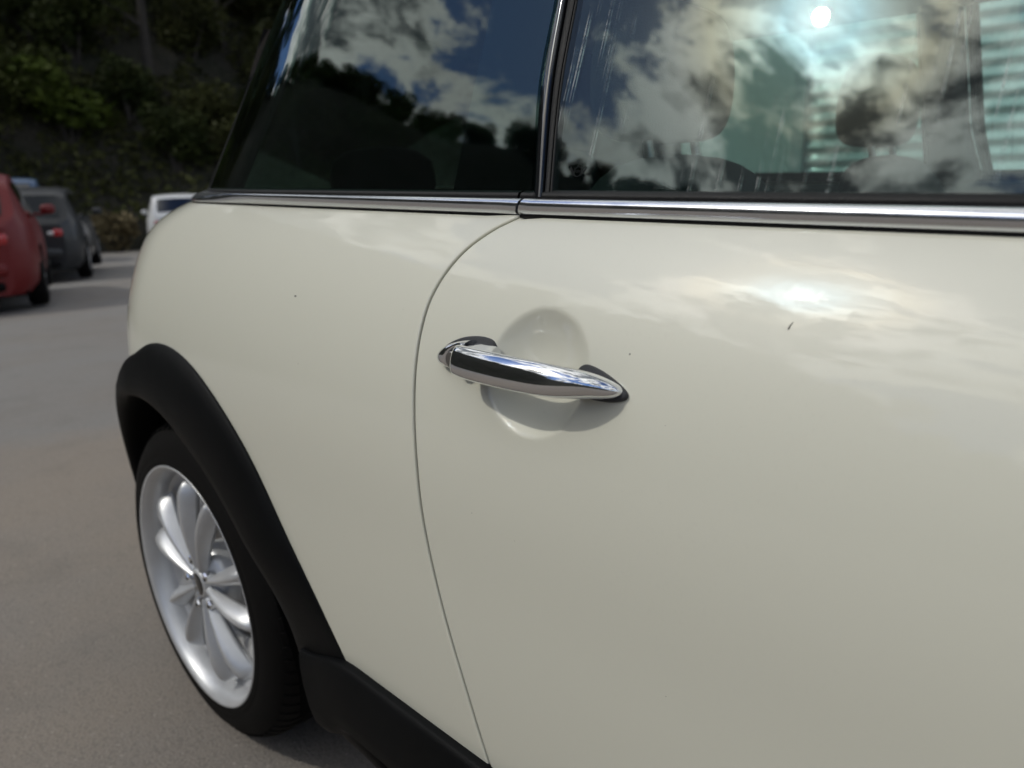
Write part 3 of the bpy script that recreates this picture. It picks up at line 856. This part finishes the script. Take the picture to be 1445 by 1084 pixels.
    for y in [k/10*.66 for k in range(-10, 11)]:
        rows.append([(1.92, y, .97), (1.80, y, .985), (1.62, y, .965), (1.52, y, .92), (1.50, y, .80), (1.58, y, .60), (1.85, y, .50)])
    MB().grid(rows).build('dashboard', TRIM_IN, CAR)
    sw = MB()
    ring = []
    for k in range(33):
        a = 2*PI*k/32; ring.append((1.38+.06*math.sin(a), -.36+.18*math.cos(a), .86+.17*math.sin(a)))
    sw.tube(ring, .015, 8, False); sw.tube([(1.56, -.36, .82), (1.40, -.36, .86)], [.03, .05], 10); sw.box((1.375, -.53, .85), (1.395, -.19, .875))
    sw.build('steering_wheel', TRIM_IN, CAR)
build_body_rest()

def build_seat(y):
    st = MB().rbox((.82, y-.25, .34), (1.32, y+.25, .52), .09).build('seat', FABRIC, CAR)
    rows = []
    tab = [(.40, .88, .10, .24), (.55, .855, .10, .250), (.75, .80, .085, .255), (.90, .765, .070, .235), (.97, .748, .058, .195), (1.010, .738, .045, .140), (1.028, .734, .022, .07), (1.031, .733, .004, .02)]
    for k in range(26):
        z = lerp(.40, 1.031, 1-(1-k/25)**1.5); xc, d_, w_ = spline(tab, z)
        rows.append([(xc+d_*math.copysign(abs(math.cos(a))**.7, math.cos(a)), y+w_*math.copysign(abs(math.sin(a))**.7, math.sin(a)), z) for a in [2*PI*j/28 for j in range(28)]])
    b = MB().grid(rows, closed_u=True); b.cap(rows[0], True); b.build('backrest', FABRIC, st)
    rows = []
    tab = [(1.046, .708, .010, .030), (1.050, .708, .034, .085), (1.064, .708, .050, .112), (1.10, .709, .056, .126), (1.15, .711, .054, .126), (1.185, .713, .046, .116), (1.205, .714, .034, .098), (1.215, .714, .016, .060), (1.217, .714, .003, .015)]
    for k in range(24):
        z = lerp(1.046, 1.217, .5-.5*math.cos(PI*k/23)); xc, d_, w_ = spline(tab, z)
        rows.append([(xc+d_*math.copysign(abs(math.cos(a))**.75, math.cos(a)), y+w_*math.copysign(abs(math.sin(a))**.75, math.sin(a)), z) for a in [2*PI*j/28 for j in range(28)]])
    h = MB().grid(rows, closed_u=True); h.cap(rows[0], True); h.cap(rows[-1]); h.build('headrest', FABRIC, st)
    for s in (-1, 1):
        MB().tube([(.732, y+s*.055, 1.00), (.716, y+s*.055, 1.07)], .0065, 10).build('headrest_post', STEEL, st)
for y in (-.37, .37): build_seat(y)
def build_bench():
    rs = MB().rbox((.10, -.55, .36), (.52, .55, .52), .08).build('rear_seat', FABRIC, CAR)
    rows = []
    for z in frange(.44, .93, .05):
        k = (z-.44)/.5; rows.append([(lerp(.12, -.02, k)+d_, w_, z) for d_, w_ in ((-.06, -.52), (-.07, 0), (-.06, .52), (.06, .52), (.07, 0), (.06, -.52))])
    mb = MB().grid(rows, closed_u=True); mb.cap(rows[-1]); mb.build('backrest', FABRIC, rs)
    for y in (-.28, .28):
        MB().rbox((-.09, y-.12, .94), (.02, y+.12, 1.08), .045).build('headrest', FABRIC, rs)
build_bench()

# ------------------------------------------------------------------ other parked cars
def parked_car(name, label, loc, rz, paint, L=3.9, Wd=1.70, H=1.46, van=False):
    root = empty(name, loc, rz); tag(root, label, 'car', 'cars parked along the far side')
    hw = Wd/2
    # car points to local +X; rear bumper at x=0
    zs_b = [(0, .86), (.05, .92), (.5, .95), (L*.55, .93), (L*.70, .91), (L*.78, .88), (L*.96, .72), (L, .60)]
    roofz = [(0.0, .90), (.10, 1.00), (.42, H-.10), (.80, H-.02), (L*.42, H), (L*.54, H-.05), (L*.70, .98), (L*.76, .90), (L, .60)]
    if van: roofz = [(0.0, .95), (.06, 1.05), (.22, H-.08), (.5, H-.01), (L*.45, H), (L*.58, H-.05), (L*.74, .98), (L*.78, .90), (L, .60)]
    planw = [(0, .70), (.08, .84), (.25, .94), (.6, 1.0), (L*.7, 1.0), (L-.35, .92), (L-.1, .78), (L, .62)]
    xs = frange(0, L, .07); rows = []
    for x in xs:
        w = hw*spline(planw, x)[0]; zb = interp(zs_b, x); zr = max(interp(roofz, x), zb+.005)
        k = (zr-zb); wr = w*(.94-.20*min(1, k/.5))
        sec = [(w*.86, .20), (w*.965, .30), (w, .50), (w*.995, .68), (w*.97, zb-.07), (w*.94, zb), (lerp(w*.93, wr, .5), lerp(zb, zr, .5)), (wr, zr-.03*min(1, k/.2)), (wr*.86, zr), (wr*.4, zr+.02), (0, zr+.026)]
        rows.append([(x, y, z) for y, z in sec]+[(x, -y, z) for y, z in sec[-2::-1]])
    mb = MB().grid(rows, flip=True); mb.cap(rows[0], False); mb.cap(rows[-1], True)
    keep = []
    for f in mb.f:
        c = [sum(mb.v[i][k] for i in f)/len(f) for k in range(3)]
        if len(f) == 4 and c[2] < .62 and abs(c[1]) > hw*.6 and min(math.hypot(c[0]-.70, c[2]-.31), math.hypot(c[0]-L+.75, c[2]-.31)) < .33: continue
        keep.append(f)
    mb.f = keep; mb.build('body', paint, root, sharp=50)
    MB().box((.15, -hw*.80, .18), (L-.2, hw*.80, .66)).build('underbody', DARK, root, smooth=False)
    def wat(x): return hw*spline(planw, x)[0]
    def side_pt(x, t, s, off=.006):
        w = wat(x); zb = interp(zs_b, x); zr = max(interp(roofz, x), zb+.005); k = zr-zb; wr = w*(.94-.20*min(1, k/.5))
        return (x, s*(lerp(w*.94, wr, t)+off), lerp(zb, zr-.03*min(1, k/.2), t))
    for s in (-1, 1):
        for xa, xb in ((.50, L*.33), (L*.345, L*.62)):
            rr = [[side_pt(lerp(xa+(.0 if xa > .6 else .10*t), xb-(.42*t if xb > L*.5 else 0), q), .06+.80*t, s) for q in (0, .5, 1)] for t in (0, .5, 1)]
            MB().grid(rr, flip=(s > 0)).build('side_window', BLACKG, root)
        MB().rbox((-.02, s*hw*.60-.09, .70), (.20, s*hw*.60+.13 if s > 0 else s*hw*.60+.09, .86), .04).build('tail_light', LAMP_RED, root)
        MB().rbox((-.022, s*hw*.50-.05, .745), (.05, s*hw*.50+.05, .805), .02).build('reversing_light', LAMP_CLEAR, root)
        MB().rbox((L-.35, s*hw*.62-.12, .58), (L-.08, s*hw*.62+.12, .74), .06).build('headlight', LAMP_CLEAR, root)
        mm = MB().rbox((L*.63, s*(hw+.10)-.085, .96), (L*.63+.12, s*(hw+.10)+.085, 1.09), .04); mm.box((L*.63+.03, min(s*hw*.88, s*(hw+.05)), .955), (L*.63+.07, max(s*hw*.88, s*(hw+.05)), .985)); mm.build('wing_mirror', paint, root)
        for wx in (.70, L-.75):
            o = MB().lathe([(.19, .010), (.20, -.004), (.26, -.012), (.295, 0), (.31, .03), (.31, .17), (.28, .19)], 32, (0, 0, 0)).build('wheel', TYRE, root, mirror=(s > 0))
            o.location = (wx, s*(hw*.985), .31)
            disc = MB().lathe([(.0001, .006), (.05, .004), (.07, .016), (.10, .020), (.19, .012), (.20, 0)], 32); disc.build('rim', ALLOY, o, mirror=(s > 0))
            for k in range(5):
                a = 2*PI*k/5; ww = MB().box((.05, -.004, -.022), (.185, .018, .022)).build('spoke', ALLOY, o, smooth=False, mirror=(s > 0)); ww.rotation_euler = (0, a, 0)
    # rear window, bumper, plate
    rr = []
    for t in (0, .25, .5, .75, 1):
        x = lerp(.105, .40, t) if not van else lerp(.065, .21, t); zb = interp(zs_b, x); zr = interp(roofz, x); w = wat(x)*(.94-.20*min(1, (zr-zb)/.5))*.84
        rr.append([(x-.012, w*q, zr+.014-.012*abs(q)) for q in (-1, -.5, 0, .5, 1)])
    MB().grid(rr).build('rear_window', BLACKG, root)
    MB().rbox((-.07, -hw*.66, .36), (.30, hw*.66, .58), .06).build('rear_bumper', paint, root)
    MB().rbox((-.082, -hw*.60, .22), (.30, hw*.60, .37), .05).build('bumper_skirt', PLASTIC, root)
    MB().box((-.085, -.26, .455), (-.068, .26, .565)).build('number_plate', PLATE, root, smooth=False)
    return root
RED = m_paint('red_paint', (.14, .0015, .003), coat=.12); GREYP = m_paint('grey_paint', (.010, .012, .015), coat=.35); BLUEP = m_paint('blue_paint', (.03, .08, .17)); WHITEP = m_paint('white_paint', (.74, .75, .75))
def gz(x, y): return ground_h(x, y)
def place(x, y): return (x, y, gz(x, y))
parked_car('red_hatchback', 'red hatchback seen from behind, nearest of the parked cars', place(-8.2, .24), rad(164), RED, 3.45, 1.68, 1.46)
parked_car('grey_hatchback', 'dark grey hatchback parked just beyond the red car', place(-12.37, 1.91), rad(159), GREYP, 3.95, 1.72, 1.46)
parked_car('blue_van', 'blue van showing its roof above the grey hatchback', place(-18.3, 3.15), rad(165), BLUEP, 4.2, 1.78, 1.92, True)
parked_car('white_van', 'small white van at the foot of the wooded bank', place(-20.4, 7.70), rad(157), WHITEP, 4.1, 1.76, 1.52, True)

# ------------------------------------------------------------------ buildings beyond the hatchback
IRON = m_plain('painted_corrugated_iron', (.60, .62, .61), .42, 0, .25, var=.10, vscale=1.5)
RENDER = m_plain('pale_render', (.78, .79, .76), .9, bump=.4, bscale=60, var=.08, vscale=1.2)
TIN = m_plain('grey_roof_tin', (.22, .23, .24), .5, .3)
def corrugated(x0, x1, z0, z1, y, parent, pitch=.076, amp=.010):
    rows = []
    n = int((z1-z0)/pitch*8)
    for i in range(n+1):
        z = z0+(z1-z0)*i/n; yy = y-amp*math.sin(2*PI*(z-z0)/pitch)
        rows.append([(x0, yy, z), (x1, yy, z)])
    return MB().grid(rows).build('corrugated_sheet', IRON, parent)
shed = empty('iron_shed', (3, 3.6, 0)); tag(shed, 'corrugated iron shed seen through the windows of the cream hatchback', 'shed')
def sub(o): o.matrix_parent_inverse = Matrix.Translation((-3, -3.6, 0)); return o
for k, (a, b) in enumerate(((-.78, .92), (.88, 2.62), (2.58, 4.32), (4.28, 6.02), (5.98, 7.7))):
    sub(corrugated(a, b, .05, 2.75, 3.30-(.0015 if k % 2 else 0), shed))
sub(MB().box((-.84, 3.26, 0), (-.77, 3.34, 2.8)).build('corner_flashing', IRON, shed, smooth=False))
sub(MB().box((-.77, 3.335, 0), (7.7, 7.0, 2.7)).build('shed_frame', TIN, shed, smooth=False))
sub(MB().add([(-1.0, 3.05, 2.74), (7.9, 3.05, 2.74), (7.9, 7.2, 3.5), (-1.0, 7.2, 3.5), (-1.0, 3.05, 2.79), (7.9, 3.05, 2.79), (7.9, 7.2, 3.55), (-1.0, 7.2, 3.55)],
       [(0, 3, 2, 1), (4, 5, 6, 7), (0, 1, 5, 4), (1, 2, 6, 5), (2, 3, 7, 6), (3, 0, 4, 7)]).build('shed_roof', TIN, shed, smooth=False))
blk = empty('rendered_building', (-2.4, 5.0, 0)); tag(blk, 'pale rendered outbuilding standing beside the corrugated iron shed', 'building')
def sub2(o): o.matrix_parent_inverse = Matrix.Translation((2.4, -5.0, 0)); return o
sub2(MB().box((-3.1, 4.1, -.3), (-.86, 7.5, 2.5)).build('wall', RENDER, blk, smooth=False))
sub2(MB().box((-3.25, 3.95, 2.5), (-.90, 7.6, 2.62)).build('roof', TIN, blk, smooth=False))

# ------------------------------------------------------------------ trees and bushes
BARK = m_plain('bark', (.045, .040, .034), .95, bump=.6, bscale=12, var=.35, vscale=4)
LEAF = [m_leaf('leaf_dark', (.018, .026, .008), (.045, .055, .014)), m_leaf('leaf_olive', (.030, .034, .013), (.070, .075, .025)), m_leaf('leaf_bright', (.038, .056, .009), (.085, .108, .018)), m_leaf('leaf_dry', (.12, .095, .05), (.22, .18, .10))]
def leaf_cloud(mb, blobs, n, size, rnd):
    tot = sum(b[3]**2 for b in blobs)
    for (bx, by, bz, br, sq) in blobs:
        for _ in range(int(n*br*br/tot)):
            d = Vector((rnd.gauss(0, 1), rnd.gauss(0, 1), rnd.gauss(0, 1))).normalized()*(br*rnd.uniform(.55, 1.06)*(1+.25*noise.noise(Vector((bx+rnd.random()*.01, by, bz))*3)))
            p = Vector((bx+d.x, by+d.y, bz+d.z*sq)); s = size*rnd.uniform(.6, 1.4)
            a = Vector((rnd.gauss(0, 1), rnd.gauss(0, 1), rnd.gauss(0, .6))).normalized(); b = a.cross(Vector((rnd.gauss(0, 1), rnd.gauss(0, 1), rnd.gauss(0, 1)))).normalized()
            mb.add([p-a*s-b*s*.15, p-a*s*.1+b*s*.5, p+a*s, p-b*s*.45], [(0, 1, 2, 3)])
def tree_kind(seed, kind, h, spread, leafmat, nleaf, lsize):
    rnd = random.Random(seed); trunk = MB(); blobs = []
    lean = (rnd.uniform(-.4, .4), rnd.uniform(-.4, .4))
    if kind != 'bush':
        pts = [(lean[0]*t*t+.1*math.sin(t*5+seed), lean[1]*t*t, h*.85*t-.3) for t in [k/6 for k in range(7)]]
        trunk.tube(pts, [.17*(1-.8*k/6)*h/6 for k in range(7)], 8)
        for k in range(7):
            t = rnd.uniform(.3, .9); a = rnd.uniform(0, 2*PI); L_ = spread*rnd.uniform(.55, 1)*(1.15-t*.6)
            b0 = Vector((lean[0]*t*t, lean[1]*t*t, h*.85*t-.3)); b1 = b0+Vector((math.cos(a)*L_, math.sin(a)*L_, L_*.55))
            trunk.tube([b0, b0.lerp(b1, .5)+Vector((0, 0, .1)), b1], [.06*h/6, .04*h/6, .015], 6)
            blobs.append((b1.x, b1.y, b1.z, spread*rnd.uniform(.38, .58), .72))
        blobs.append((lean[0], lean[1], h*.86, spread*.5, .8))
    else:
        for k in range(7):
            a = rnd.uniform(0, 2*PI); r = spread*rnd.uniform(.1, .6); z = h*rnd.uniform(.3, .75)
            trunk.tube([(0, 0, -.2), (math.cos(a)*r*.5, math.sin(a)*r*.5, z*.5), (math.cos(a)*r, math.sin(a)*r, z)], [.05, .03, .01], 6)
            blobs.append((math.cos(a)*r, math.sin(a)*r, z, spread*rnd.uniform(.35, .55), .8))
    crown = MB(); leaf_cloud(crown, blobs, nleaf, lsize, rnd)
    return trunk.mesh('trunk', BARK), crown.mesh('crown', leafmat, smooth=False)
KINDS = {'tall_tree': [tree_kind(s, 'tree', h, sp, LEAF[0], 5200, .10) for s, h, sp in ((1, 6.4, 1.9), (2, 5.6, 2.1), (3, 7.2, 1.7))],
         'olive_tree': [tree_kind(s, 'tree', h, sp, LEAF[1], 4600, .095) for s, h, sp in ((4, 5.0, 1.8), (5, 4.4, 1.6))],
         'shrub': [tree_kind(s, 'bush', h, sp, LEAF[k], 2400, .075) for s, h, sp, k in ((6, 1.7, 1.1, 1), (7, 2.0, 1.3, 0))]}
TXT = {'tall_tree': ('tall dark evergreen tree on the wooded bank around the car park', 'tree', 'dark trees on the wooded bank'),
       'olive_tree': ('loose olive green tree on the wooded bank around the car park', 'tree', 'olive green trees on the wooded bank'),
       'shrub': ('low dark shrub on the wooded bank around the car park', 'shrub', 'shrubs on the wooded bank')}
def plant(kind, x, y, sc, rz, which=None, label=None, cat=None, group=None, meshes=None):
    tm, cm = meshes or random.choice(KINDS[kind])
    o = empty(kind, (x, y, terrain(x, y)-.05), rz); o.scale = (sc,)*3
    lb = TXT.get(kind)
    tag(o, label or lb[0], cat or lb[1], group or (lb[2] if not label else None))
    link(bpy.data.objects.new('trunk', tm), o); link(bpy.data.objects.new('crown', cm), o)
    return o
rt_ = random.Random(21)
def scatter():
    done = []
    def ok(x, y, dmin):
        if any((x-a)**2+(y-b)**2 < dmin*dmin for a, b in done): return False
        done.append((x, y)); return True
    # bank behind the parked cars (in view) and its continuation seen in the glass
    def row(x0, x1, y0, y1, n, dmin, d0, d1, p_shrub, size):
        for _ in range(n):
            x, y = rt_.uniform(x0, x1), rt_.uniform(y0, y1); dd = hill_d(x, y)
            if dd < d0 or dd > d1: continue
            if -27 < x < -20 and abs((y+1.27)-(x-1.31)*(8.6/-28.6)) < 2.2: continue
            if not ok(x, y, dmin): continue
            r = rt_.random()
            k = 'shrub' if r < p_shrub else ('tall_tree' if r < p_shrub+(1-p_shrub)*.6 else 'olive_tree')
            plant(k, x, y, rt_.uniform(.8, 1.25)*size*(1.35 if k == 'shrub' else 1), rt_.uniform(0, 2*PI))
    row(-46, -23, 1, 26, 1100, 1.75, .6, 22, .74, .95)         # the bank in view behind the parked cars
    row(-46, -14, -40, 1, 2200, 1.2, 19.5, 23.5, 1.0, .66)          # its crest, seen in the quarter window
    row(-14, 12, -42, -20, 420, 2.0, 19, 24, .80, .75)         # and on behind the camera, seen in the paint
scatter()
bright = tree_kind(31, 'bush', 2.6, 1.5, LEAF[2], 1700, .13)
plant('bright_bush', -27.3, 7.35, 1.15, .5, label='bright yellow-green bush on the bank above the parked cars', cat='bush', meshes=bright)
dry = tree_kind(33, 'bush', 1.5, .8, LEAF[3], 900, .10)
plant('dry_shrub', -23.6, 7.1, 1.0, 1.5, label='dry tan shrub at the foot of the bank left of the white van', cat='shrub', meshes=dry)

def build_undergrowth():
    """leafy ground cover on the bank in view, too dense to count"""
    rnd = random.Random(5); mb = MB()
    for _ in range(52000):
        x, y = rnd.uniform(-45, -23.2), rnd.uniform(0, 26)
        if hill_d(x, y) < .7: continue
        n = noise.noise(Vector((x*.55, y*.55, 1.0))); 
        if n < -.25: continue
        p = Vector((x, y, terrain(x, y)+rnd.random()**1.5*(.35+1.1*max(0, n))))
        sz = rnd.uniform(.07, .17)
        a = Vector((rnd.gauss(0, 1), rnd.gauss(0, 1), rnd.gauss(0, .7))).normalized(); b = a.cross(Vector((rnd.gauss(0, 1), rnd.gauss(0, 1), rnd.gauss(0, 1)))).normalized()
        mb.add([p-a*sz, p+b*sz*.5, p+a*sz, p-b*sz*.5], [(0, 1, 2, 3)])
    tag(mb.build('undergrowth', LEAF[1], smooth=False), 'dark leafy undergrowth covering the wooded bank', 'undergrowth', kind='stuff')
build_undergrowth()
